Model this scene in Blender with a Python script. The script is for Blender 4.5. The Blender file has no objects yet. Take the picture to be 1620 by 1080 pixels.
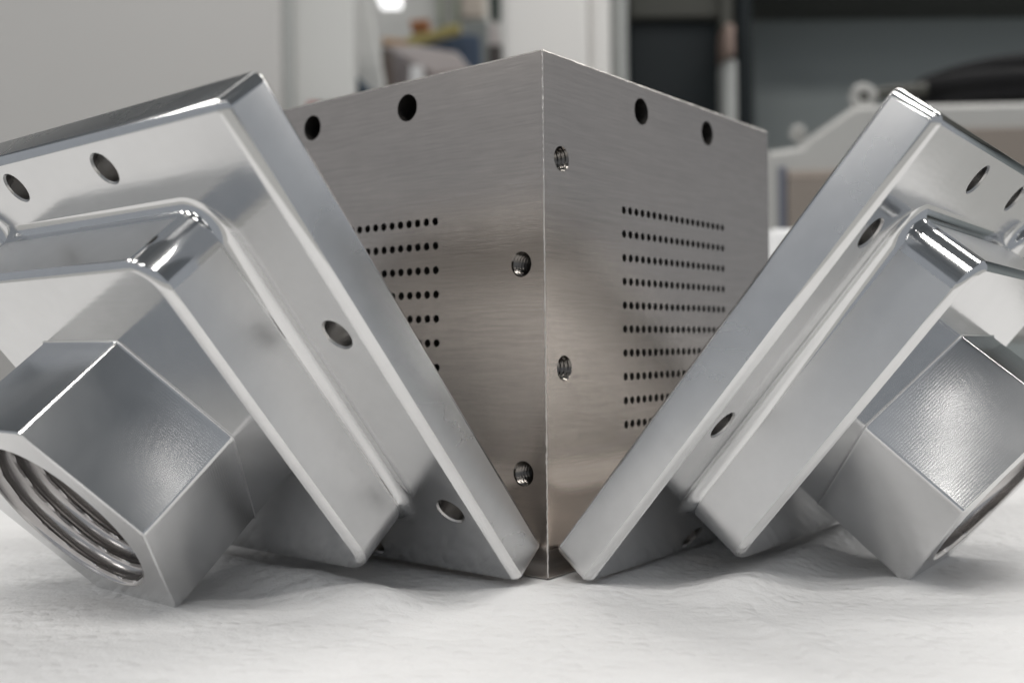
import bpy, math, random
import numpy as np
from mathutils import Vector, Matrix
from mathutils.geometry import delaunay_2d_cdt

random.seed(7)
scene = bpy.context.scene
C = scene.collection
S = 0.1                                     # the core block's edge is 1 unit = 0.1 m

# ------------------------------------------------------------------ camera
CAM = dict(x=-1.54304, y=-1.14452, z=0.44481, yaw=0.67107, pitch=0.00236, roll=-0.01049, f=1614.1775)
cyw, syw = math.cos(CAM['yaw']), math.sin(CAM['yaw'])
cpt, spt = math.cos(CAM['pitch']), math.sin(CAM['pitch'])
v_d = Vector((cyw * cpt, syw * cpt, spt)); v_r = Vector((syw, -cyw, 0)); v_u = v_r.cross(v_d)
crl, srl = math.cos(CAM['roll']), math.sin(CAM['roll'])
c_r = crl * v_r + srl * v_u; c_u = -srl * v_r + crl * v_u
cam_data = bpy.data.cameras.new('camera'); cam = bpy.data.objects.new('camera', cam_data); C.objects.link(cam)
M = Matrix(((c_r.x, c_u.x, -v_d.x, CAM['x'] * S), (c_r.y, c_u.y, -v_d.y, CAM['y'] * S),
            (c_r.z, c_u.z, -v_d.z, CAM['z'] * S), (0, 0, 0, 1)))
cam.matrix_world = M
cam_data.sensor_width = 36; cam_data.lens = 36 * CAM['f'] / 1620
cam_data.clip_start = 0.01; cam_data.clip_end = 60
cam_data.dof.use_dof = True; cam_data.dof.focus_distance = 0.182; cam_data.dof.aperture_fstop = 14.5
scene.camera = cam
scene.cycles.use_denoising = True
scene.cycles.sample_clamp_indirect = 3.0

# ------------------------------------------------------------------ world, lamps, exposure
world = bpy.data.worlds.new('World'); scene.world = world; world.use_nodes = True
bg = world.node_tree.nodes['Background']
bg.inputs['Color'].default_value = (0.90, 0.955, 1.03, 1); bg.inputs['Strength'].default_value = 0.36
vs = scene.view_settings
vs.view_transform = 'Standard'; vs.look = 'None'; vs.exposure = 0; vs.gamma = 1; vs.use_curve_mapping = False

def room(r, d, z):
    """room frame in metres: r to the right of the camera, d ahead of it, z above the bench"""
    return Vector((CAM['x'] * S + syw * r + cyw * d, CAM['y'] * S - cyw * r + syw * d, z))

ROOM_ROT = CAM['yaw'] - math.pi / 2
def lamp(r, d, z, sx, sy, watts, turn=0.0, col=(1, 0.975, 0.94)):
    L = bpy.data.lights.new('ceiling_lamp', 'AREA'); L.shape = 'RECTANGLE'; L.size = sx; L.size_y = sy
    L.energy = watts; L.color = col
    o = bpy.data.objects.new('ceiling_lamp', L); C.objects.link(o)
    o.location = room(r, d, z); o.rotation_euler = (0, 0, ROOM_ROT + turn)
    return o
LAMP_Z = 1.75
LAMP_K = 1.0
for (r, d, w) in ((-0.35, -2.75, 2.4), (2.6, -2.6, 1.8), (-0.15, -0.75, 11), (0.95, 0.75, 9), (-0.55, 1.1, 1.2), (0.95, 2.25, 9),
                  (-2.5, -2.0, 6), (-2.5, -0.5, 8), (-2.9, 0.6, 6), (2.5, 0.95, 8), (2.5, 2.4, 7)):
    lamp(r, d - 0.13, LAMP_Z, 1.5, 0.055, w * LAMP_K)
    lamp(r, d + 0.13, LAMP_Z, 1.5, 0.055, w * LAMP_K)

# ------------------------------------------------------------------ materials
def nodes(name):
    m = bpy.data.materials.new(name); m.use_nodes = True
    nt = m.node_tree; b = nt.nodes['Principled BSDF']
    return m, nt, b
def N(nt, typ, **kw):
    n = nt.nodes.new(typ)
    for k, v in kw.items():
        if k in n.inputs: n.inputs[k].default_value = v
        else: setattr(n, k, v)
    return n
def coords(nt, scale=(1, 1, 1), rot=(0, 0, 0)):
    tc = N(nt, 'ShaderNodeTexCoord'); mp = N(nt, 'ShaderNodeMapping')
    mp.inputs['Scale'].default_value = scale; mp.inputs['Rotation'].default_value = rot
    nt.links.new(tc.outputs['Object'], mp.inputs['Vector'])
    return mp.outputs['Vector']
def ramp(nt, fac, stops):
    r = N(nt, 'ShaderNodeValToRGB'); e = r.color_ramp.elements
    while len(e) < len(stops): e.new(0.5)
    for el, (p, c) in zip(e, stops):
        el.position = p; el.color = (c, c, c, 1) if isinstance(c, (int, float)) else (*c, 1)
    nt.links.new(fac, r.inputs['Fac']); return r.outputs['Color']
def noise(nt, vec, scale, detail=4, rough=0.55, dist=0.0):
    n = N(nt, 'ShaderNodeTexNoise', Scale=scale, Detail=detail, Roughness=rough, Distortion=dist)
    nt.links.new(vec, n.inputs['Vector']); return n.outputs['Fac']
def bump(nt, hgt, strength, dist, normal=None):
    b = N(nt, 'ShaderNodeBump', Strength=strength, Distance=dist)
    nt.links.new(hgt, b.inputs['Height'])
    if normal is not None: nt.links.new(normal, b.inputs['Normal'])
    return b.outputs['Normal']
def mixf(nt, a, b, op='ADD'):
    n = N(nt, 'ShaderNodeMath', operation=op)
    for i, q in enumerate((a, b)):
        if isinstance(q, (int, float)): n.inputs[i].default_value = q
        else: nt.links.new(q, n.inputs[i])
    return n.outputs[0]

def metal(name, col, r0, r1, grain=(900, 900, 900), gs=0.03, gd=0.00004, swirl=0.0, lay=0.0, streak=None, var=25, flecks=False, aniso=0.0, wear=0.04, scratch=0.04, wobble=0.10):
    m, nt, b = nodes(name)
    b.inputs['Metallic'].default_value = 1
    v1 = coords(nt)
    big = noise(nt, v1, var, 5, 0.6, 0.4)
    rr = ramp(nt, big, [(0.3, r0), (0.7, r1)])
    nt.links.new(rr, b.inputs['Roughness'])
    fine = noise(nt, v1, 240, 4, 0.65)
    cc = N(nt, 'ShaderNodeMixRGB', blend_type='MIX')
    cc.inputs['Color1'].default_value = (*[c * (1 - wear * 2.2) for c in col], 1); cc.inputs['Color2'].default_value = (*[min(1, c * (1 + wear)) for c in col], 1)
    nt.links.new(ramp(nt, mixf(nt, mixf(nt, fine, 0.5, 'MULTIPLY'), mixf(nt, big, 0.5, 'MULTIPLY')), [(0.2, 0.0), (0.8, 1.0)]), cc.inputs['Fac'])
    nt.links.new(cc.outputs['Color'], b.inputs['Base Color'])
    if streak:
        sn = noise(nt, coords(nt, streak[0]), 1.0, 3, 0.65)
        mx = N(nt, 'ShaderNodeMixRGB', blend_type='MULTIPLY'); mx.inputs['Fac'].default_value = 1.0
        nt.links.new(cc.outputs['Color'], mx.inputs['Color1'])
        nt.links.new(ramp(nt, sn, [(0.25, 1 - streak[1]), (0.75, 1.0)]), mx.inputs['Color2'])
        nt.links.new(mx.outputs['Color'], b.inputs['Base Color'])
    g = noise(nt, coords(nt, grain), 1.0, 3, 0.6)
    nrm = bump(nt, g, gs, gd)
    if swirl:
        w = N(nt, 'ShaderNodeTexWave', wave_type='RINGS', Scale=260, Distortion=9.0, Detail=2.0)
        w.inputs['Detail Scale'].default_value = 0.4
        nt.links.new(v1, w.inputs['Vector'])
        nrm = bump(nt, w.outputs['Fac'], swirl, 0.00003, nrm)
    if flecks:
        f = noise(nt, coords(nt, (150, 150, 1500)), 1.0, 2, 0.5)
        nrm = bump(nt, f, 0.20, 0.00007, nrm)
    if lay:
        w = N(nt, 'ShaderNodeTexWave', wave_type='BANDS', Scale=620, Distortion=1.5, Detail=2.0)
        w.bands_direction = 'Z'
        nt.links.new(v1, w.inputs['Vector'])
        amt = ramp(nt, noise(nt, v1, 70, 3), [(0.30, 0.35), (0.65, 1.0)])
        nrm = bump(nt, mixf(nt, w.outputs['Fac'], amt, 'MULTIPLY'), lay, 0.00003, nrm)
    # sparse scratches and soft handling marks
    sc = noise(nt, coords(nt, (60, 1500, 60), (0.3, 0.5, 0.7)), 1.0, 1, 0.3)
    nrm = bump(nt, ramp(nt, sc, [(0.72, 0.0), (0.80, 1.0)]), scratch, 0.00003, nrm)
    wob = noise(nt, v1, 55, 2, 0.5)
    nrm = bump(nt, wob, wobble, 0.0006, nrm)
    nt.links.new(nrm, b.inputs['Normal'])
    if aniso:
        b.inputs['Anisotropic'].default_value = aniso
    return m

ALU = (0.73, 0.73, 0.73)
m_flange = metal('milled_aluminium', (0.69, 0.692, 0.695), 0.12, 0.22, swirl=0.06, scratch=0.015)
m_step = metal('milled_aluminium_face', (0.69, 0.692, 0.695), 0.10, 0.19, swirl=0.05)
m_wall_al = metal('satin_aluminium_wall', ALU, 0.24, 0.32, streak=((60, 60, 60), 0.06), scratch=0.0)
m_wall_step = metal('satin_aluminium_housing_wall', ALU, 0.31, 0.38, scratch=0.03)
m_rim = metal('bright_aluminium_rim', ALU, 0.09, 0.14)
m_hex = metal('milled_aluminium_boss', ALU, 0.13, 0.24, swirl=0.06, lay=0.11)
m_port = metal('turned_thread_aluminium', (0.60, 0.58, 0.57), 0.18, 0.30, grain=(3000, 3000, 300))
m_cav = metal('milled_cavity_aluminium', (0.78, 0.775, 0.77), 0.28, 0.36)
m_bore = metal('drilled_aluminium', (0.50, 0.49, 0.48), 0.22, 0.35, grain=(300, 300, 6000), gs=0.4, gd=0.0001)
m_steel = metal('ground_stainless_steel', (0.585, 0.53, 0.485), 0.21, 0.27, grain=(260, 260, 3000), gs=0.12, gd=0.00006, flecks=True, streak=((110, 110, 3000), 0.18), wear=0.04, scratch=0.0, wobble=0.04)
m_edge = metal('deburred_steel_edge', (0.66, 0.63, 0.60), 0.35, 0.5, grain=(2500, 2500, 2500), gs=0.6, gd=0.0002)
m_tap = metal('shaded_steel_thread', (0.22, 0.205, 0.19), 0.16, 0.24, gs=0.0, scratch=0.0, wobble=0.0)  # threads darkened in colour to stand for the shade inside the holes
m_hole = metal('shaded_drilled_steel', (0.10, 0.095, 0.09), 0.45, 0.7, grain=(2500, 2500, 2500), gs=0.8, gd=0.0003)  # near-black colour carries the shade deep in the drilled holes

def paint(name, col, rough=0.5, var=0.06, scale=6.0, metallic=0.0, bmp=0.0, bscale=200, spec=0.35):
    m, nt, b = nodes(name)
    v1 = coords(nt)
    n = noise(nt, v1, scale, 5, 0.6)
    cc = N(nt, 'ShaderNodeMixRGB')
    cc.inputs['Color1'].default_value = (*[c * (1 - var) for c in col], 1); cc.inputs['Color2'].default_value = (*[min(1, c * (1 + var)) for c in col], 1)
    nt.links.new(n, cc.inputs['Fac']); nt.links.new(cc.outputs['Color'], b.inputs['Base Color'])
    b.inputs['Roughness'].default_value = rough; b.inputs['Metallic'].default_value = metallic; b.inputs['Specular IOR Level'].default_value = spec
    if bmp: nt.links.new(bump(nt, noise(nt, v1, bscale, 3), bmp, 0.001), b.inputs['Normal'])
    return m

def towel_material():
    m, nt, b = nodes('embossed_paper')
    v1 = coords(nt)
    n = noise(nt, v1, 35, 4)
    b.inputs['Roughness'].default_value = 0.95; b.inputs['Specular IOR Level'].default_value = 0.15
    nt.links.new(ramp(nt, n, [(0.3, (0.80, 0.797, 0.795)), (0.7, (0.85, 0.847, 0.845))]), b.inputs['Base Color'])
    # embossing: short dimples in rows, laid along the sheet, plus fibres
    vr = coords(nt, (340, 340, 200), (0, 0, -CAM['yaw'] + math.pi / 2))
    vo = N(nt, 'ShaderNodeTexVoronoi', Scale=1.0, Randomness=0.75); vo.feature = 'F1'
    nt.links.new(vr, vo.inputs['Vector'])
    dim = ramp(nt, vo.outputs['Distance'], [(0.1, 1.0), (0.55, 0.0)])
    patch = ramp(nt, noise(nt, v1, 60, 2), [(0.30, 0.15), (0.60, 1.0)])
    nrm = bump(nt, mixf(nt, dim, patch, 'MULTIPLY'), 0.65, 0.0006)
    nrm = bump(nt, noise(nt, v1, 1500, 4, 0.7), 0.5, 0.0003, nrm)
    nrm = bump(nt, noise(nt, v1, 420, 4, 0.6), 0.5, 0.0008, nrm)
    nt.links.new(nrm, b.inputs['Normal'])
    return m
m_towel = towel_material()

# ------------------------------------------------------------------ mesh helpers
class MB:
    def __init__(s): s.v = []; s.f = []; s.mi = []
    def vert(s, p): s.v.append(tuple(p)); return len(s.v) - 1
    def face(s, idx, mi=0): s.f.append(tuple(idx)); s.mi.append(mi)
    def ring(s, pts): return [s.vert(p) for p in pts]
    def loft(s, rings, closed=True, mi=0, flip=False, mis=None, arc=None):
        for k, (a, b) in enumerate(zip(rings, rings[1:])):
            if mis: mi = mis[k]
            n = len(a)
            for i in range(n if closed else n - 1):
                j = (i + 1) % n
                q = (a[i], a[j], b[j], b[i])
                s.face(q[::-1] if flip else q, 2 if (arc and mi == 1 and i % arc != arc - 1 and i // arc in (1, 2)) else mi)
    def mesh(s, name, mats, scale=S, smooth=32, weld=None):
        me = bpy.data.meshes.new(name)
        me.from_pydata([(x * scale, y * scale, z * scale) for x, y, z in s.v], [], s.f)
        for m in (mats if isinstance(mats, (list, tuple)) else [mats]): me.materials.append(m)
        me.polygons.foreach_set('material_index', s.mi)
        if weld:
            import bmesh
            bm = bmesh.new(); bm.from_mesh(me); bmesh.ops.remove_doubles(bm, verts=bm.verts, dist=weld); bm.to_mesh(me); bm.free()
        if smooth:
            me.polygons.foreach_set('use_smooth', [True] * len(me.polygons))
            me.set_sharp_from_angle(angle=math.radians(smooth))
        me.update(); return me
def link(name, me, parent=None):
    o = bpy.data.objects.new(name, me); C.objects.link(o)
    if parent is not None: o.parent = parent
    return o
def tag(o, label=None, cat=None, group=None, kind=None):
    if label: o['label'] = label
    if cat: o['category'] = cat
    if group: o['group'] = group
    if kind: o['kind'] = kind
    return o
def empty(name, loc=(0, 0, 0)):
    o = bpy.data.objects.new(name, None); C.objects.link(o); o.location = loc; o.empty_display_size = 0.01
    return o

def cap(mb, outline, holes, to3d, up, mi=0):
    """triangulate a flat face with holes; outline and holes are 2-D loops, to3d lifts them, up flips the winding"""
    pts, edges, loops = [], [], []
    for lp in [outline] + holes:
        k = len(pts); pts += [Vector(p) for p in lp]; n = len(lp)
        edges += [(k + i, k + (i + 1) % n) for i in range(n)]
    vs_, _, fs_, _, _, _ = delaunay_2d_cdt(pts, edges, [], 1, 1e-7)
    cen = np.array([[np.mean([vs_[i][0] for i in f]), np.mean([vs_[i][1] for i in f])] for f in fs_])
    keep = np.ones(len(fs_), bool)
    for h in holes:
        h = np.array(h); c = h.mean(0); r = np.hypot(*(h - c).T).max()
        near = np.where(np.hypot(*(cen - c).T) < r)[0]
        for i in near:
            x, y = cen[i]; ins = False
            for (x1, y1), (x2, y2) in zip(h, np.roll(h, -1, 0)):
                if (y1 > y) != (y2 > y) and x < (x2 - x1) * (y - y1) / (y2 - y1) + x1: ins = not ins
            if ins: keep[i] = False
    base = len(mb.v)
    for q in vs_: mb.v.append(tuple(to3d(q[0], q[1])))
    for f, k in zip(fs_, keep):
        if not k: continue
        a, b, c = [vs_[i] for i in f[:3]]
        ccw = (b[0] - a[0]) * (c[1] - a[1]) - (b[1] - a[1]) * (c[0] - a[0]) > 0
        f = [base + i for i in f]
        mb.face(f if ccw == up else f[::-1], mi)

def circle(cx, cy, r, n=32, wob=0.0, rnd=None):
    return [(cx + r * (1 + (rnd.uniform(-wob, wob) if wob else 0)) * math.cos(2 * math.pi * i / n),
             cy + r * (1 + (rnd.uniform(-wob, wob) if wob else 0)) * math.sin(2 * math.pi * i / n)) for i in range(n)]
def rrect(x0, x1, y0, y1, r, o=0.0, n=9):
    """rounded rectangle shrunk by o, always the same number of points"""
    x0 += o; x1 -= o; y0 += o; y1 -= o; r = max(r - o, 1e-4); out = []
    for cx, cy, a0 in ((x1 - r, y0 + r, -90), (x1 - r, y1 - r, 0), (x0 + r, y1 - r, 90), (x0 + r, y0 + r, 180)):
        for i in range(n):
            a = math.radians(a0 + 90 * i / (n - 1)); out.append((cx + r * math.cos(a), cy + r * math.sin(a)))
    return out
def rpoly(cx, cy, R, sides, a0, r, n=6):
    """regular polygon with rounded corners"""
    out = []; half = math.pi / sides; ap = R * math.cos(half)
    Rc = (ap - r) / math.cos(half)
    for k in range(sides):
        a = a0 + 2 * math.pi * k / sides
        px, py = cx + Rc * math.cos(a), cy + Rc * math.sin(a)
        for i in range(n):
            b = a - half + 2 * half * i / (n - 1)
            out.append((px + r * math.cos(b), py + r * math.sin(b)))
    return out

def thread_mb(r, depth, pitch, amp, n=40, m_per=8, mouth=0.0, mouth_d=0.0, start=0.0, taper=0.0, endcap=True, cusp=False):
    """internal helical thread along -z from z=0, as an angle x depth grid"""
    mb = MB(); rows = []
    if mouth:
        rows.append(mb.ring([(mouth * math.cos(2 * math.pi * i / n), mouth * math.sin(2 * math.pi * i / n), 0) for i in range(n)]))
    zs = np.arange(mouth_d, depth, pitch / m_per)
    for z in zs:
        ring = []
        for i in range(n):
            t = i / n; ph = (z / pitch + t) % 1.0
            tri = 1 - abs(2 * ph - 1); tri = min(1, max(0, (tri - 0.10) / 0.8))
            if cusp: tri = 1 - math.sqrt(max(0.0, 1 - (2 * ph - 1) ** 2))
            fade = min(1.0, max(0.0, (z - mouth_d + 0.25 * pitch) / (0.6 * pitch)))
            rad = r - taper * z - amp * tri * fade
            ring.append((rad * math.cos(2 * math.pi * t), rad * math.sin(2 * math.pi * t), -z))
        rows.append(mb.ring(ring))
    mb.loft(rows, True, flip=False)
    if endcap: mb.face(rows[-1][::-1])
    return mb
def bore_mb(r, depth, n=28, ch=0.0, ch_d=0.0, endcap=False):
    mb = MB(); rows = []
    if ch: rows.append(mb.ring([(ch * math.cos(2 * math.pi * i / n), ch * math.sin(2 * math.pi * i / n), 0) for i in range(n)]))
    for z in (ch_d, depth):
        rows.append(mb.ring([(r * math.cos(2 * math.pi * i / n), r * math.sin(2 * math.pi * i / n), -z) for i in range(n)]))
    mb.loft(rows, True)
    if endcap: mb.face(rows[-1][::-1])
    return mb

# ------------------------------------------------------------------ the setting: room shell, its unseen parts added for the metal to reflect, and bench
def box_mesh(name, m, x0, x1, y0, y1, z0, z1, bev=0.004):
    """box in metres with bevelled edges: lofted rounded rectangles"""
    mb = MB(); b = min(bev, (x1 - x0) / 3, (y1 - y0) / 3, (z1 - z0) / 3)
    prof = [(b, z0)] + [(b * (1 - math.sin(a)), z0 + b * (1 - math.cos(a))) for a in (0.5, 1.0, math.pi / 2)] \
         + [(b * (1 - math.sin(a)), z1 - b * (1 - math.cos(a))) for a in (math.pi / 2, 1.0, 0.5)] + [(b, z1)]
    rings = [mb.ring([(x, y, z) for x, y in rrect(x0, x1, y0, y1, b * 1.2, o, 4)]) for o, z in prof]
    mb.loft(rings); mb.face(rings[0][::-1]); mb.face(rings[-1])
    return mb.mesh(name, m, 1.0, 40)
def room_box(name, m, r0, r1, d0, d1, z0, z1, parent=None, bev=0.004, origin=None):
    """box given in room-frame metres; as a child it is given relative to the parent's room origin"""
    if parent is None:
        c = ((r0 + r1) / 2, (d0 + d1) / 2)
        o = link(name, box_mesh(name, m, r0 - c[0], r1 - c[0], d0 - c[1], d1 - c[1], 0, z1 - z0, bev))
        o.location = room(c[0], c[1], z0); o.rotation_euler = (0, 0, ROOM_ROT)
        return o
    pr, pd, pz = parent['_o']
    return link(name, box_mesh(name, m, r0 - pr, r1 - pr, d0 - pd, d1 - pd, z0 - pz, z1 - pz, bev), parent)
def room_empty(name, r, d, z):
    o = empty(name, room(r, d, z)); o.rotation_euler = (0, 0, ROOM_ROT); o['_o'] = (r, d, z); return o

m_bench = paint('bench_laminate', (0.45, 0.45, 0.44), 0.5)
m_wall = paint('grey_green_wall_paint', (0.17, 0.185, 0.185), 0.6, 0.05, 2)
m_backw = paint('blue_grey_wall_paint', (0.13, 0.17, 0.21), 0.7, 0.05, 2)
tag(room_box('workbench', m_bench, -1.6, 1.6, -0.05, 0.75, -0.045, -0.004), kind='structure')
tag(room_box('floor', paint('floor_concrete', (0.25, 0.25, 0.24), 0.6), -3.2, 3.2, -2.6, 3.3, -1.0, -0.9), kind='structure')
tag(room_box('wall', m_wall, -3.2, 3.2, 2.9, 3.0, -0.9, 2.0), kind='structure')

def added_ceiling():  # unseen, added overhead so the bare metal has something to reflect
    root = tag(room_empty('added_ceiling', 0, 0, 1.80), kind='structure')
    room_box('ceiling_slab', paint('ceiling_joint_grey', (0.30, 0.31, 0.32), 0.7), -3.7, 3.7, -3.5, 2.9, 1.812, 1.85, root)
    m = paint('ceiling_tile_white', (0.40, 0.42, 0.44), 0.8, 0.05, 3); me = None
    for i in range(12):
        for j in range(10):
            if me is None: me = box_mesh('ceiling_tile', m, -0.29, 0.29, -0.29, 0.29, 0, 0.013, 0.006)
            o = link('ceiling_tile', me, root); o.location = (-3.3 + 0.6 * i, -3.1 + 0.6 * j, -0.002)
added_ceiling()

# ------------------------------------------------------------------ paper towel: a height field
def vnoise(x, y, seed):
    rs = np.random.RandomState(seed); T = rs.rand(64, 64)
    xi, yi = np.floor(x).astype(int), np.floor(y).astype(int); fx, fy = x - xi, y - yi
    fx = fx * fx * (3 - 2 * fx); fy = fy * fy * (3 - 2 * fy)
    g = lambda a, b: T[a % 64, b % 64]
    return (g(xi, yi) * (1 - fx) * (1 - fy) + g(xi + 1, yi) * fx * (1 - fy) + g(xi, yi + 1) * (1 - fx) * fy + g(xi + 1, yi + 1) * fx * fy) * 2 - 1
def seg_d(X, Y, a, b):
    ax, ay = a; bx, by = b; dx, dy = bx - ax, by - ay; L2 = dx * dx + dy * dy
    t = np.clip(((X - ax) * dx + (Y - ay) * dy) / L2, 0, 1)
    return np.hypot(X - ax - t * dx, Y - ay - t * dy)
def towel():
    nr, nd = 430, 400
    r = np.linspace(-2.9, 2.9, nr); d = np.concatenate([np.linspace(0.75, 3.0, 300), np.linspace(3.0, 5.4, 101)[1:]])
    R, D = np.meshgrid(r, d)
    X = CAM['x'] + syw * R + cyw * D; Y = CAM['y'] - cyw * R + syw * D
    z = 0.007 * vnoise(R * 1.6 + 5, D * 1.9, 1) + 0.0026 * vnoise(R * 4.1, D * 5.3 + 3, 2) + 0.0015 * vnoise(R * 9 + 2 * D, D * 13, 3) + 0.0011 * vnoise(R * 17 + 3, D * 34, 4) + 0.0011 * vnoise(R * 40, D * 60, 5)
    # long creases of the unfolded sheet
    for k, (a, off, w, h) in enumerate(((0.95, 0.35, 0.020, 0.006), (0.80, 0.62, 0.016, 0.005), (0.9, 0.9, 0.02, 0.006), (1.0, 1.25, 0.02, 0.005), (-0.5, -1.15, 0.02, 0.005), (-0.62, -1.6, 0.02, 0.006), (1.25, 0.02, 0.018, 0.003))):
        q = (R - off) * math.cos(a - 0.6) + (D - 1.75) * math.sin(a - 0.6) * 0.9 + 0.02 * vnoise(R * 3, D * 3, 20 + k)
        z += h * np.exp(-(q / w) ** 2) * np.clip(0.5 + vnoise(R * 1.4, D * 1.4, 40 + k), 0, 1)
    z -= 0.010
    # bulges pushed up under the tilted headers
    bL = seg_d(X, Y, (-0.30, 0.16), (-0.285, 1.0)); bR = seg_d(X, Y, (0.16, -0.30), (1.0, -0.285))
    z += 0.033 * np.exp(-(bL / 0.075) ** 2) * (1 + 0.15 * vnoise(Y * 9, X * 9, 60)) + 0.028 * np.exp(-(bR / 0.075) ** 2) * (1 + 0.15 * vnoise(X * 9, Y * 9, 61))
    # pressed flat where something stands on it
    for a, b, w in (((-0.0724, 0.0), (-0.067, 1.01), 0.07), ((0.0, -0.0774), (1.009, -0.064), 0.07), ((-0.527, 0.40), (-0.526, 0.66), 0.09), ((0.41, -0.529), (0.656, -0.525), 0.09)):
        k = np.exp(-(seg_d(X, Y, a, b) / w) ** 2); z = z * (1 - k) + k * -0.0015
    inside = np.clip(1 - np.hypot(np.minimum(X, 0), np.minimum(Y, 0)) / 0.05, 0, 1); z = z * (1 - inside) + inside * -0.001
    V = np.stack([X, Y, z], -1).reshape(-1, 3) * S
    i = np.arange(nr * (len(d))).reshape(len(d), nr)
    F = np.stack([i[:-1, :-1], i[:-1, 1:], i[1:, 1:], i[1:, :-1]], -1).reshape(-1, 4)
    me = bpy.data.meshes.new('paper_towel'); me.from_pydata(V.tolist(), [], F.tolist()); me.materials.append(m_towel)
    me.polygons.foreach_set('use_smooth', [True] * len(me.polygons)); me.update()
    return tag(link('paper_towel', me), 'white embossed paper towel spread wrinkled beneath the metal parts', 'paper towel')
towel()


# ------------------------------------------------------------------ what stands behind, out of focus
def at(px, D): return (px - 810) / 1614 * D
def ht(py, D): return 0.0445 + (540 - py) / 1614 * D
def slab(name, m, poly, d0, d1, parent=None, org=None, bev=0.003):
    """a plate with the given outline (room-frame r, z in metres) and depth d0..d1, edges eased"""
    mb = MB(); n = len(poly); P = [Vector(p) for p in poly]
    area = sum(P[i].x * P[(i + 1) % n].y - P[(i + 1) % n].x * P[i].y for i in range(n))
    if area < 0: P.reverse()
    def inset(o):
        out = []
        for i in range(n):
            a, b, c = P[i - 1], P[i], P[(i + 1) % n]
            e1, e2 = (b - a).normalized(), (c - b).normalized()
            n1, n2 = Vector((-e1.y, e1.x)), Vector((-e2.y, e2.x)); k = (n1 + n2) / max(0.3, 1 + n1.dot(n2))
            out.append(b + o * k)
        return out
    o0 = org if org else (P[0].x, d0, P[0].y)
    rings = [mb.ring([(q.x - o0[0], d - o0[1], q.y - o0[2]) for q in inset(o)]) for o, d in ((bev, d0), (0, d0 + bev), (0, d1 - bev), (bev, d1))]
    mb.loft(rings); mb.face(rings[0]); mb.face(rings[-1][::-1])
    o = link(name, mb.mesh(name, m, 1.0, 20), parent)
    if parent is None: o.location = room(o0[0], o0[1], o0[2]); o.rotation_euler = (0, 0, ROOM_ROT)
    return o
def pslab(name, m, pxpoly, d0, d1, parent=None, org=None, bev=0.003):
    return slab(name, m, [(at(x, d0), ht(y, d0)) for x, y in pxpoly], d0, d1, parent, org, bev)
def tube(name, m, pts, r, parent=None, n=10, closed=False):
    """a round tube along points already in the parent's frame (metres)"""
    mb = MB(); P = [Vector(p) for p in pts]; rings = []
    for i, p in enumerate(P):
        a = P[i - 1] if (i or closed) else p; b = P[(i + 1) % len(P)] if (i + 1 < len(P) or closed) else p
        t = (b - a).normalized(); s1 = t.cross(Vector((0, 0, 1)) if abs(t.z) < 0.9 else Vector((1, 0, 0))).normalized(); s2 = t.cross(s1)
        rings.append(mb.ring([p + r * (math.cos(2 * math.pi * k / n) * s1 + math.sin(2 * math.pi * k / n) * s2) for k in range(n)]))
    mb.loft(rings + ([rings[0]] if closed else []))
    if not closed: mb.face(rings[0][::-1]); mb.face(rings[-1])
    return link(name, mb.mesh(name, m, 1.0, 50), parent)

m_grey = paint('light_grey_enamel', (0.50, 0.49, 0.475), 0.45, 0.02, 3)
m_grey2 = paint('pale_grey_enamel', (0.58, 0.58, 0.56), 0.5, 0.02, 3)
m_white = paint('white_enamel', (0.76, 0.745, 0.72), 0.5, 0.02, 3)
m_frame = paint('grey_frame_enamel', (0.36, 0.37, 0.36), 0.4)
m_dark = paint('smoked_window', (0.014, 0.018, 0.020), 0.5, 0.1, 5, spec=0.12)
m_olive = paint('dark_olive_enamel', (0.075, 0.075, 0.065), 0.5)
m_teal = paint('teal_grey_enamel', (0.37, 0.405, 0.40), 0.55, 0.04, 3)
m_black = paint('black_rubber', (0.006, 0.006, 0.007), 0.8)
m_case = paint('off_white_plastic', (0.46, 0.457, 0.44), 0.5, 0.03, 10)
m_tan = paint('tan_panel', (0.265, 0.23, 0.20), 0.6, 0.04, 12)
m_slate = paint('slate_blue_strip', (0.15, 0.16, 0.20), 0.6)
m_brown = paint('brown_post', (0.12, 0.095, 0.08), 0.6)
m_blue = paint('blue_cloth', (0.10, 0.135, 0.20), 0.9, 0.25, 30)
m_yellow = paint('dull_yellow_board', (0.46, 0.40, 0.16), 0.7, 0.2, 12)
m_peach = paint('tan_board', (0.55, 0.38, 0.24), 0.7, 0.1, 12)
m_rust = paint('rust_orange_card', (0.40, 0.17, 0.07), 0.7, 0.15, 20)
m_pink = paint('pinkish_white_paper', (0.62, 0.57, 0.56), 0.8, 0.05, 14)
m_beige = paint('beige_panel', (0.52, 0.46, 0.40), 0.7)
m_bright = paint('bright_white_plastic', (0.90, 0.90, 0.90), 0.4, 0.01)
m_green = paint('dark_green_enamel', (0.02, 0.04, 0.03), 0.5)
m_red = paint('red_plastic', (0.30, 0.05, 0.04), 0.4)

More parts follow.
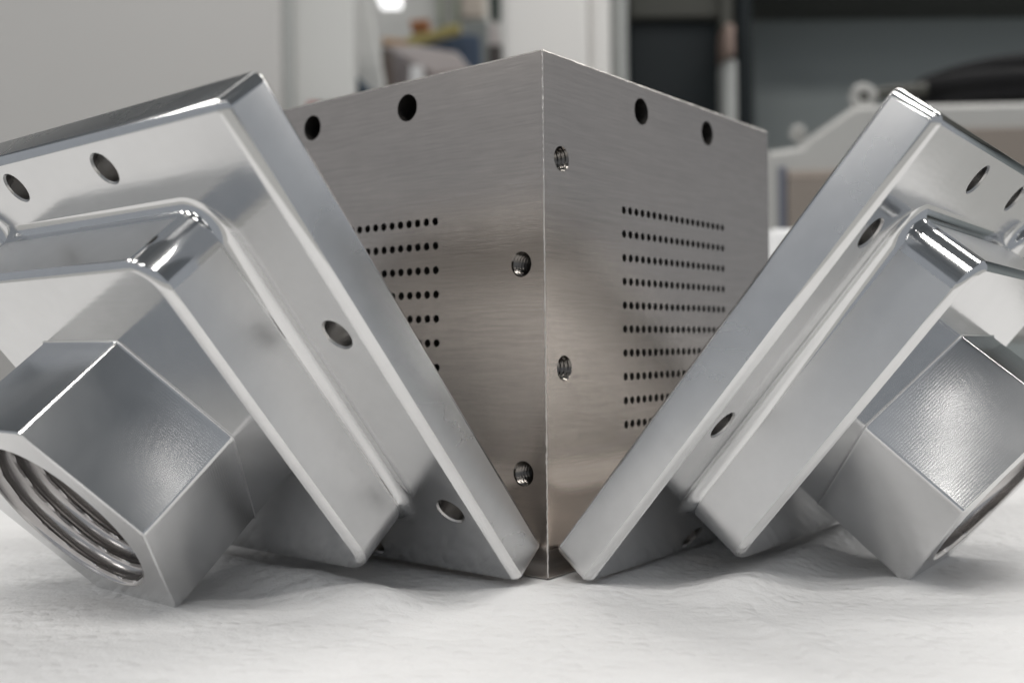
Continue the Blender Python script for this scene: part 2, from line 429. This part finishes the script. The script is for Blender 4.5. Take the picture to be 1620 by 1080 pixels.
# light grey cabinet at the left, with its door, a dark strip for the seam's shade and side panel
t = tag(room_empty('grey_cabinet', -0.5, 1.0, -0.9), 'tall light grey metal cabinet filling the left background', 'cabinet')
room_box('cabinet_door', m_grey, at(-700, 1.0), at(447, 1.0), 1.0, 1.03, -0.88, 0.47, t)
room_box('cabinet_body', m_grey2, at(-700, 1.03) - 0.01, at(563, 1.03), 1.034, 1.06, -0.9, 0.48, t)
room_box('seam_shade', m_frame, at(449, 1.02), at(467, 1.02), 1.012, 1.0335, -0.88, 0.47, t)
t = tag(room_empty('machine_panel', at(585, 1.2), 1.2, -0.9), 'pale grey upright panel with a slanted edge beside the grey cabinet', 'panel')
t2 = pslab('panel_leaf', m_grey2, [(556, -260), (589, -20), (600, 60), (611, 118), (606, 240), (556, 240)], 1.2, 1.22, t, t['_o'])
room_box('panel_foot', m_frame, at(556, 1.2), at(606, 1.2), 1.202, 1.218, -0.9, ht(240, 1.2), t)
t = tag(room_empty('stop_button', at(497, 0.98), 0.985, ht(160, 0.98)), 'small dark push button with red cap beside the cabinet seam', 'button')
room_box('button_housing', m_black, at(487, 0.98), at(514, 0.98), 0.985, 1.03, ht(176, 0.98), ht(150, 0.98), t)
room_box('button_cap', m_red, at(492, 0.98), at(509, 0.98), 0.97, 0.9845, ht(171, 0.98), ht(157, 0.98), t, 0.002)
tag(pslab('blue_wedge', paint('dark_slate_blue', (0.05, 0.075, 0.105), 0.6), [(566, 112), (570, 114), (596, 140), (600, 230), (566, 230)], 1.12, 1.19), 'dark slate blue wedge standing before the slanted panel edge', 'wedge')

# the cluttered bench in the gap
t = tag(room_empty('far_partition', at(690, 2.3), 2.3, -0.9), 'light grey partition with green uprights behind the cluttered bench', 'partition')
room_box('partition_sheet', m_grey2, at(560, 2.3), at(820, 2.3), 2.3, 2.33, -0.9, 1.0, t)
for px in (702, 727): room_box('upright', paint('sage_upright', (0.30, 0.32, 0.26), 0.6), at(px - 5, 2.28), at(px + 5, 2.28), 2.27, 2.298, ht(34, 2.28), 1.0, t)
room_box('beige_sheet', m_beige, at(736, 2.28), at(772, 2.28), 2.27, 2.297, ht(24, 2.28), 1.0, t)
t = tag(room_empty('work_table', at(690, 1.7), 1.7, -0.9), 'white topped table in the gap between cabinet and pillar', 'table')
room_box('table_top', m_pink, at(612, 1.6), at(800, 1.6), 1.6, 2.2, ht(150, 1.6) - 0.03, ht(150, 1.6), t)
for px in (625, 790): room_box('leg', m_frame, at(px, 1.62), at(px, 1.62) + 0.03, 1.62, 1.65, -0.9, ht(150, 1.6) - 0.03, t)
zt = ht(150, 1.6)
tag(pslab('brown_post', m_brown, [(608, 66), (622, 74), (625, 150), (609, 150)], 1.62, 1.66), 'short dark brown post standing on the far table beside the panel', 'post')
tag(pslab('paper_sheet', m_pink, [(612, 66), (660, 66), (728, 78), (752, 108), (690, 112), (668, 100)], 1.70, 1.76), 'pinkish white paper stack lying tilted on the far table', 'paper stack')
tag(pslab('grey_crate', paint('dull_mauve_crate', (0.22, 0.20, 0.20), 0.7), [(626, 78), (668, 100), (676, 150), (626, 150)], 1.68, 1.90), 'dull grey crate on the far table beside the brown post', 'crate')
tag(pslab('white_cup', m_bright, [(654, 98), (672, 98), (676, 150), (650, 150)], 1.60, 1.63), 'small white cup in front of the grey crate', 'cup')
t = tag(room_empty('tilted_board', at(670, 1.8), 1.8, ht(60, 1.8)), 'long tilted board on the far table, tan left end and yellow right end', 'board')
pslab('tan_end', m_peach, [(608, 52), (648, 56), (648, 68), (610, 64)], 1.80, 1.83, t, t['_o'])
pslab('yellow_end', m_yellow, [(649, 52), (690, 44), (714, 34), (733, 33), (734, 44), (700, 52), (649, 66)], 1.80, 1.83, t, t['_o'])
tag(pslab('orange_carton', m_rust, [(653, 26), (683, 24), (682, 42), (656, 43)], 1.95, 2.02), 'small rust orange carton above the yellow board', 'carton')
tag(pslab('blue_bag', m_blue, [(668, 62), (700, 54), (735, 48), (764, 52), (765, 150), (742, 150), (733, 84), (714, 66)], 1.86, 1.95), 'dull blue cloth bag slumped on the far table under the yellow board', 'bag')
tag(pslab('grey_bin', paint('grey_green_bin', (0.30, 0.32, 0.31), 0.6), [(736, 28), (778, 26), (776, 150), (738, 150)], 2.05, 2.2), 'grey green plastic bin behind the blue bag', 'bin')
tag(pslab('pale_bottle', m_pink, [(778, 34), (792, 30), (797, 60), (797, 78), (778, 78)], 1.66, 1.69), 'pale bottle standing beside the white pillar', 'bottle')
tag(pslab('dark_box', paint('dark_brown_box', (0.09, 0.08, 0.075), 0.6), [(776, 66), (799, 66), (799, 150), (776, 150)], 1.60, 1.65), 'dark brown box below the pale bottle', 'box')
tag(pslab('green_post', m_green, [(774, -250), (800, -250), (797, 18), (790, 30), (780, 16)], 1.9, 1.94), 'dark green upright against the white pillar', 'post')
mL, nt, b = nodes('lit_tube'); b.inputs['Emission Color'].default_value = (1, 1, 1, 1); b.inputs['Emission Strength'].default_value = 1.6
t = tag(room_empty('task_light', at(616, 2.1), 2.1, ht(2, 2.1)), 'lit white lamp at the top of the gap beside the slanted panel', 'lamp')
room_box('lamp_shade', m_white, at(596, 2.1), at(640, 2.1), 2.1, 2.2, ht(-30, 2.1), ht(-48, 2.1), t)
room_box('lamp_diffuser', mL, at(600, 2.1), at(634, 2.1), 2.105, 2.195, ht(-14, 2.1), ht(-29, 2.1), t, 0.004)

# white pillar and the dark machine to its right
t = tag(room_empty('white_pillar', at(885, 1.25), 1.25, -0.9), 'white square pillar behind the top of the steel cube', 'pillar')
room_box('pillar_face', m_white, at(801, 1.25), at(937, 1.25), 1.25, 1.6, -0.9, 1.1, t, 0.008)
room_box('pillar_return', m_white, at(938, 1.26), at(972, 1.26), 1.262, 1.6, -0.9, 1.1, t, 0.006)
t = tag(room_empty('dark_machine', at(1200, 1.4), 1.4, -0.9), 'large dark machine enclosure with a smoked window right of the white pillar', 'machine')
room_box('window_frame', m_frame, at(974, 1.32), at(999, 1.32), 1.32, 1.62, -0.9, 1.1, t, 0.012)
room_box('smoked_window', m_dark, at(999.5, 1.42), at(1149, 1.42), 1.42, 1.45, -0.6, ht(32, 1.42), t)
room_box('window_header', m_olive, at(999.5, 1.42), at(1149, 1.42), 1.41, 1.45, ht(31, 1.42), 1.1, t)
room_box('door_post', m_frame, at(1150, 1.38), at(1172, 1.38), 1.38, 1.6, -0.9, ht(92, 1.38), t, 0.006)
room_box('brown_latch', paint('brown_latch_plastic', (0.27, 0.20, 0.17), 0.5), at(1151, 1.37), at(1166, 1.37), 1.36, 1.42, ht(91, 1.37), ht(40, 1.37), t)
room_box('door_post', m_olive, at(1150, 1.38), at(1172, 1.38), 1.40, 1.6, ht(39, 1.38), 1.1, t)
room_box('rubber_seal', m_dark, at(1173, 1.40), at(1196, 1.40), 1.40, 1.6, -0.9, 1.1, t)
room_box('side_panel', m_teal, at(1197, 1.62), at(3000, 1.62), 1.62, 1.66, -0.9, 1.1, t)
room_box('shade_hood', m_olive, at(1199, 1.5), at(3000, 1.5), 1.42, 1.615, ht(-5, 1.5), 1.1, t)  # added to drop a soft shadow down the side panel

# off-white case with hose coil, behind the right header
D = 0.80
t = tag(room_empty('plastic_case', at(1430, D), D, -0.003), 'off white case with sloped shoulder and tan inset panels behind the right header', 'case')
pslab('case_shell', m_case, [(1216, 246), (1222, 239), (1272, 232), (1285, 218), (1352, 172), (1362, 168), (1800, 164), (1800, 545), (1216, 545)], D, D + 0.22, t, t['_o'], 0.004)
pslab('tan_panel', m_tan, [(1249, 286), (1500, 284), (1500, 520), (1249, 520)], D - 0.006, D - 0.0005, t, t['_o'], 0.001)
pslab('pale_strip', paint('pale_tan_strip', (0.36, 0.31, 0.27), 0.6), [(1249, 270), (1500, 268), (1500, 283), (1249, 285)], D - 0.005, D - 0.0005, t, t['_o'], 0.001)
pslab('slate_strip', m_slate, [(1236, 264), (1247, 264), (1247, 520), (1236, 520)], D - 0.005, D - 0.0005, t, t['_o'], 0.001)
pslab('upper_inset', m_tan, [(1520, 206), (1800, 204), (1800, 300), (1520, 300)], D - 0.005, D - 0.0005, t, t['_o'], 0.001)
def disc_knob(name, px, py, Dk, r, w, label):
    e = tag(room_empty(name, at(px, Dk), Dk, ht(py, Dk)), label, 'knob')
    ring = [(r * math.cos(a), 0, r * math.sin(a)) for a in np.linspace(0, 2 * math.pi, 24, endpoint=False)]
    tube('knob_rim', m_case, ring, w, e, 8, True)
    mb = MB(); q = [mb.ring([(x * (r - w * 0.6) / r, y, z * (r - w * 0.6) / r) for x, _, z in ring]) for y in (-0.002, 0.008)]
    mb.loft(q); mb.face(q[0]); mb.face(q[-1][::-1]); link('knob_centre', mb.mesh('knob_centre', m_olive, 1.0), e)
    return e
disc_knob('round_knob', 1370, 156, D + 0.03, 0.0075, 0.0042, 'small ring shaped knob on the sloped shoulder of the case')
disc_knob('small_knob', 1266, 212, D + 0.03, 0.004, 0.003, 'tiny pale knob low on the sloped shoulder of the case')
zc = ht(165, D)
t = tag(room_empty('hose_coil', at(1585, D + 0.095), D + 0.095, zc), 'coil of black hose lying on top of the off white case', 'hose')
rr = random.Random(5)
for k, (rad, hz) in enumerate(((0.074, 0.007), (0.068, 0.018), (0.076, 0.0175), (0.058, 0.008), (0.060, 0.026), (0.050, 0.024))):
    tube('hose_loop', m_black, [(rad * math.cos(a) * 1.05 + rr.uniform(-.001, .001), rad * math.sin(a), hz * 1.45 + 0.002 * math.sin(2 * a + k)) for a in np.linspace(0, 2 * math.pi, 40, endpoint=False)], 0.0092, t, 8, True)
t = tag(room_empty('grey_pipe', at(1420, D), D + 0.05, zc), 'bent grey pipe rising beside the black hose coil', 'pipe')
tube('pipe_run', m_olive, [(at(x, D) - at(1420, D), 0.0, ht(y, D) - zc) for x, y in ((1384, 172), (1390, 158), (1402, 143), (1420, 131), (1445, 125), (1475, 122), (1510, 120))], 0.0055, t)
tag(room_box('white_block', m_bright, at(1217.5, 0.46), at(1330, 0.46), 0.46, 0.52, -0.004, ht(361, 0.46), bev=0.004), 'bright white plastic block just right of the steel cube', 'block')

# ------------------------------------------------------------------ the steel core block
def core_block():
    root = tag(empty('core_block', (0.5 * S, 0.5 * S, 0)), 'upright brushed steel cube with rows of small drilled holes standing between two headers', 'steel block')
    rnd = random.Random(3); mb = MB(); c = 0.0035; cv = 0.0034
    taps = {'right': [(0.058, 0.80), (0.060, 0.397), (0.942, 0.60), (0.942, 0.20)], 'left': [(0.056, 0.597), (0.056, 0.196), (0.944, 0.80), (0.944, 0.40)]}
    bolts = [(0.355, 0.942), (0.656, 0.942), (0.355, 0.055), (0.656, 0.055)]
    flows = {'right': [(0.2805 + 0.02495 * i, 0.7225 - 0.0499 * j) for j in range(10) for i in range(19)],
             'left': [(0.2785 + 0.02495 * i, 0.6975 - 0.0499 * j) for j in range(9) for i in range(12)]}
    lift = {'right': lambda u, v: (u - 0.5, -0.5, v), 'left': lambda u, v: (-0.5, u - 0.5, v)}
    # the near vertical edge is deburred by hand: its width wavers
    nj = 150; jit = {}
    for side in ('right', 'left'):
        jit[side] = [(max(0.0007, cv * 0.5 + rnd.gauss(0, 0.0006)), c + (1 - 2 * c) * i / nj) for i in range(nj + 1)]
    for side in ('right', 'left'):
        outl = [(1 - c, c), (1 - c, 1 - c)] + jit[side][::-1]
        topn = 60
        top = [(1 - c + (jit[side][-1][0] - 1 + c) * i / topn, 1 - c + rnd.uniform(-0.0008, 0.0008)) for i in range(1, topn)]
        outl = [(1 - c, c), (1 - c, 1 - c)] + top + jit[side][::-1]
        hl = [circle(u, v, 0.0245, 36, 0.012, rnd) for u, v in taps[side]] + [circle(u, v, 0.0285, 36, 0.015, rnd) for u, v in bolts] \
           + [circle(u, v, 0.0083, 14, 0.06, rnd) for u, v in flows[side]]
        cap(mb, outl, hl, lift[side], up=(side == 'right'), mi=0)
        # top chamfer of this face
        T = [(1 - c, 1 - c)] + top + [jit[side][-1]]
        for (a, b) in zip(T, T[1:]):
            if side == 'right': q = [lift[side](*a), lift[side](*b), (max(b[0], c) - 0.5, -0.5 + c, 1), (max(a[0], c) - 0.5, -0.5 + c, 1)]
            else: q = [lift[side](*a), lift[side](*b), (-0.5 + c, max(b[0], c) - 0.5, 1), (-0.5 + c, max(a[0], c) - 0.5, 1)]
            mb.face(mb.ring(q), 1)
    for a, b, a2, b2 in zip(jit['right'], jit['right'][1:], jit['left'], jit['left'][1:]):
        mb.face(mb.ring([lift['left'](*a2), lift['right'](*a), lift['right'](*b), lift['left'](*b2)]), 1)
    mb.face(mb.ring([lift['left'](*jit['left'][-1]), lift['right'](*jit['right'][-1]), (-0.5 + c, -0.5 + c, 1)]), 1)
    e = 0.5 - c
    mb.face(mb.ring([(-e, -e, 1), (e, -e, 1), (e, e, 1), (-e, e, 1)]), 0)
    mb.face(mb.ring([(-e, -e, 0), (-e, e, 0), (e, e, 0), (e, -e, 0)]), 0)
    mb.face(mb.ring([(0.5, -e, c), (0.5, e, c), (0.5, e, 1 - c), (0.5, -e, 1 - c)]), 0)
    mb.face(mb.ring([(e, 0.5, c), (-e, 0.5, c), (-e, 0.5, 1 - c), (e, 0.5, 1 - c)]), 0)
    for s1, s2 in ((1, -1), (1, 1), (-1, 1)):
        mb.face(mb.ring([(s1 * 0.5, s2 * e, c), (s1 * 0.5, s2 * e, 1 - c), (s1 * e, s2 * 0.5, 1 - c), (s1 * e, s2 * 0.5, c)]), 1)
    for z0, z1 in ((1 - c, 1.0), (c, 0.0)):
        mb.face(mb.ring([(0.5, -e, z0), (0.5, e, z0), (e, e, z1), (e, -e, z1)]), 1)
        mb.face(mb.ring([(e, 0.5, z0), (-e, 0.5, z0), (-e, e, z1), (e, e, z1)]), 1)
    mb.face(mb.ring([(e, -0.5, c), (-e, -0.5, c), (-e, -e, 0), (e, -e, 0)]), 1)
    mb.face(mb.ring([(-0.5, -e, c), (-0.5, e, c), (-e, e, 0), (-e, -e, 0)]), 1)
    link('block_body', mb.mesh('block_body', [m_steel, m_edge], smooth=None), root)
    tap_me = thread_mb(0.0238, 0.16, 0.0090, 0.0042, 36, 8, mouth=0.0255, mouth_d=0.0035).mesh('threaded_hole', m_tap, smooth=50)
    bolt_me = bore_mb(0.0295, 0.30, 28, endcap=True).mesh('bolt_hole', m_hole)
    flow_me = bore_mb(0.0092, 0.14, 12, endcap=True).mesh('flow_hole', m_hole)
    rots = {'right': Matrix(((1, 0, 0), (0, 0, -1), (0, 1, 0))).to_4x4(), 'left': Matrix(((0, 0, -1), (-1, 0, 0), (0, 1, 0))).to_4x4()}
    for side in ('right', 'left'):
        inw = Vector((0, 0.0009, 0)) if side == 'right' else Vector((0.0009, 0, 0))
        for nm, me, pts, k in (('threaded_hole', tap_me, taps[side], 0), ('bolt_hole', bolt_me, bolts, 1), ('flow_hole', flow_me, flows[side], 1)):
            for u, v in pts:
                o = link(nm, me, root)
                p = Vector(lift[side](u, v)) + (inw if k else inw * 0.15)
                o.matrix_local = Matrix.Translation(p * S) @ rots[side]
    return root
core_block()

# ------------------------------------------------------------------ the aluminium headers
T_FL, H_ST, H_HX, AP = 0.0918, 0.1424, 0.2161, 0.2124
HY = 0.4954
HOLES = [(0.5 - 0.060, 0.19), (0.5 - 0.060, 0.597), (-0.5 + 0.062, 0.80), (-0.5 + 0.062, 0.392)] + [(sx * 0.147, y) for sx in (-1, 1) for y in (0.945, 0.055)]
CAV = (-0.385, 0.385, 0.115, 0.885, 0.05)
def crisp(r, top, cut=22, n=8):
    """edge break: an arc that meets both faces at a small crease"""
    c = math.radians(cut); A = np.linspace(c, math.pi / 2 - c, n)
    a0 = [(1 - math.cos(a), math.sin(a)) for a in A]
    x0, y0 = a0[0]; x1, y1 = a0[-1]
    return [(r * (x - x0) / (x1 - x0), top - r + r * (y - y0) / (y1 - y0)) for x, y in a0]
def header_parts(root, lug_x):
    HX = 0.017 if lug_x > 0 else -0.017
    # flange plate with rounded edges and through holes
    mb = MB(); R = 0.0140; rb = 0.008; K = (-0.5, 0.502, 0.0, 1.004, 0.018)
    prof = [(rb * (1 - math.sin(a)), -T_FL + rb * (1 - math.cos(a))) for a in np.linspace(0, math.pi / 2, 5)]
    prof += crisp(R, 0.0)
    rings = [mb.ring([(x, y, n) for x, y in rrect(*K, o)]) for o, n in prof]
    mb.loft(rings, mis=[2] * 4 + [1] + [2] * 7, arc=9)
    cap(mb, rrect(*K, R), [circle(x, y, 0.0295, 36) for x, y in HOLES], lambda x, y: (x, y, 0), True)
    cap(mb, rrect(*K, rb), [circle(x, y, 0.0268, 36) for x, y in HOLES] + [rrect(*CAV)], lambda x, y: (x, y, -T_FL), False)
    fl = link('flange', mb.mesh('flange', [m_flange, m_wall_al, m_rim], weld=1e-7, smooth=14), root)
    mb = MB()
    rings = [mb.ring([(x, y, n) for x, y in rrect(*CAV, o)]) for o, n in ((-0.0004, -T_FL + 0.0003), (0, -T_FL + 0.003), (0, -0.030), (0.10, -0.022), (0.105, 0.07))]
    mb.loft(rings); mb.face(rings[-1]); link('back_cavity', mb.mesh('back_cavity', m_cav, smooth=20), fl)
    hole_me = bore_mb(0.0266, T_FL - 0.0004, 36, ch=0.0297, ch_d=0.0034).mesh('bolt_hole', m_bore)
    for x, y in HOLES:
        o = link('bolt_hole', hole_me, fl); o.location = (x * S, y * S, -0.0002 * S)
    # raised housing: fillet at its foot, straight wall, rounded rim
    mb = MB(); K = (-0.340, 0.340, 0.165, 0.853, 0.060); F = 0.023; r2 = 0.0125
    a0 = math.radians(3); n0 = F * (1 - math.cos(a0))
    prof = [(-F + F * math.sin(a0), -0.003)] + [(-F + F * math.sin(a), F * (1 - math.cos(a)) - n0) for a in np.linspace(a0, math.pi / 2, 8)]
    prof += crisp(r2, H_ST)
    rings = [mb.ring([(x, y, n) for x, y in rrect(*K, o, 13)]) for o, n in prof]
    mb.loft(rings, mis=[2] * 8 + [1] + [2] * 7, arc=13)
    cap(mb, rrect(*K, r2, 13), [circle(HX, HY, 0.195, 48)], lambda x, y: (x, y, H_ST), True)
    link('raised_housing', mb.mesh('raised_housing', [m_step, m_wall_step, m_rim], weld=1e-7, smooth=14), root)
    # low rounded lug at the far upper corner of the housing wall
    mb = MB(); lr, lh = 0.062, 0.034
    prof = [(lr + 0.02, -0.003)] + [(lr + 0.02 - 0.02 * math.sin(a), 0.02 * (1 - math.cos(a)) - 0.0004) for a in np.linspace(0, math.pi / 2, 6)]
    prof += [(lr - 0.02 * (1 - math.cos(a)), lh - 0.02 + 0.02 * math.sin(a)) for a in np.linspace(0, math.pi / 2, 6)]
    rings = [mb.ring([(lug_x + r * math.cos(t), 0.845 + r * math.sin(t), n) for t in np.linspace(0, 2 * math.pi, 48, endpoint=False)]) for r, n in prof]
    mb.loft(rings); mb.face(rings[-1]); link('corner_lug', mb.mesh('corner_lug', m_step), root)
    # hexagonal boss
    mb = MB(); Rh = AP / math.cos(math.pi / 6); top = H_ST + H_HX; b = 0.0025
    def hexr(o, n, rr=0.0105): return mb.ring([(x, y, n) for x, y in rpoly(HX, HY, Rh - o / math.cos(math.pi / 6), 6, math.radians(0), rr - min(o, 0.006), 6)])
    rings = [hexr(-0.004, H_ST - 0.002), hexr(-0.004, H_ST + 0.0003), hexr(-0.0015, H_ST + 0.0018), hexr(0, H_ST + 0.005), hexr(0, top - b), hexr(b, top)]
    mb.loft(rings)
    PR = 0.170
    outl = rpoly(HX, HY, Rh - b / math.cos(math.pi / 6), 6, 0.0, 0.0105 - b, 6)
    cap(mb, outl, [circle(HX, HY, PR, 72)], lambda x, y: (x, y, top), True)
    hx = link('hex_boss', mb.mesh('hex_boss', m_hex, weld=1e-7), root)
    port = link('threaded_port', thread_mb(0.1695, 0.265, 0.031, 0.0125, 96, 16, mouth=0.1702, mouth_d=0.0015, taper=0.03, cusp=True).mesh('threaded_port', m_port, smooth=50), hx)
    port.location = (HX * S, HY * S, (top - 0.0003) * S)
def pose(al, th, ro, x, y, z, side):
    u = Vector((math.cos(al), math.sin(al), 0)); zz = Vector((0, 0, 1))
    o = Vector((-u.y, u.x, 0)) if side == 'left' else Vector((u.y, -u.x, 0))
    v = math.cos(th) * zz + math.sin(th) * o; n = math.cos(th) * o - math.sin(th) * zz
    u, v = math.cos(ro) * u + math.sin(ro) * v, -math.sin(ro) * u + math.cos(ro) * v
    P = Vector((x, y, z)) + 0.5 * u
    ax = -u if side == 'left' else u
    return Matrix(((ax.x, v.x, n.x, P.x * S), (ax.y, v.y, n.y, P.y * S), (ax.z, v.z, n.z, P.z * S), (0, 0, 0, 1)))
G = 'milled aluminium headers leaning beside the steel cube'
for side, lug, lab, ps in (('left', -0.355, 'milled aluminium header leaning left of the steel cube, its threaded port facing the viewer', (1.56564, 0.69456, -0.00011, -0.07243, 0.01024, 0.00301)),
                           ('right', 0.375, 'milled aluminium header leaning right of the steel cube, its port turned almost edge on', (0.00788, 0.68786, -0.00894, 0.0093, -0.07742, -0.00297))):
    root = tag(empty('pipe_header'), lab, 'header', G)
    root.matrix_world = pose(*ps, side)
    header_parts(root, lug)
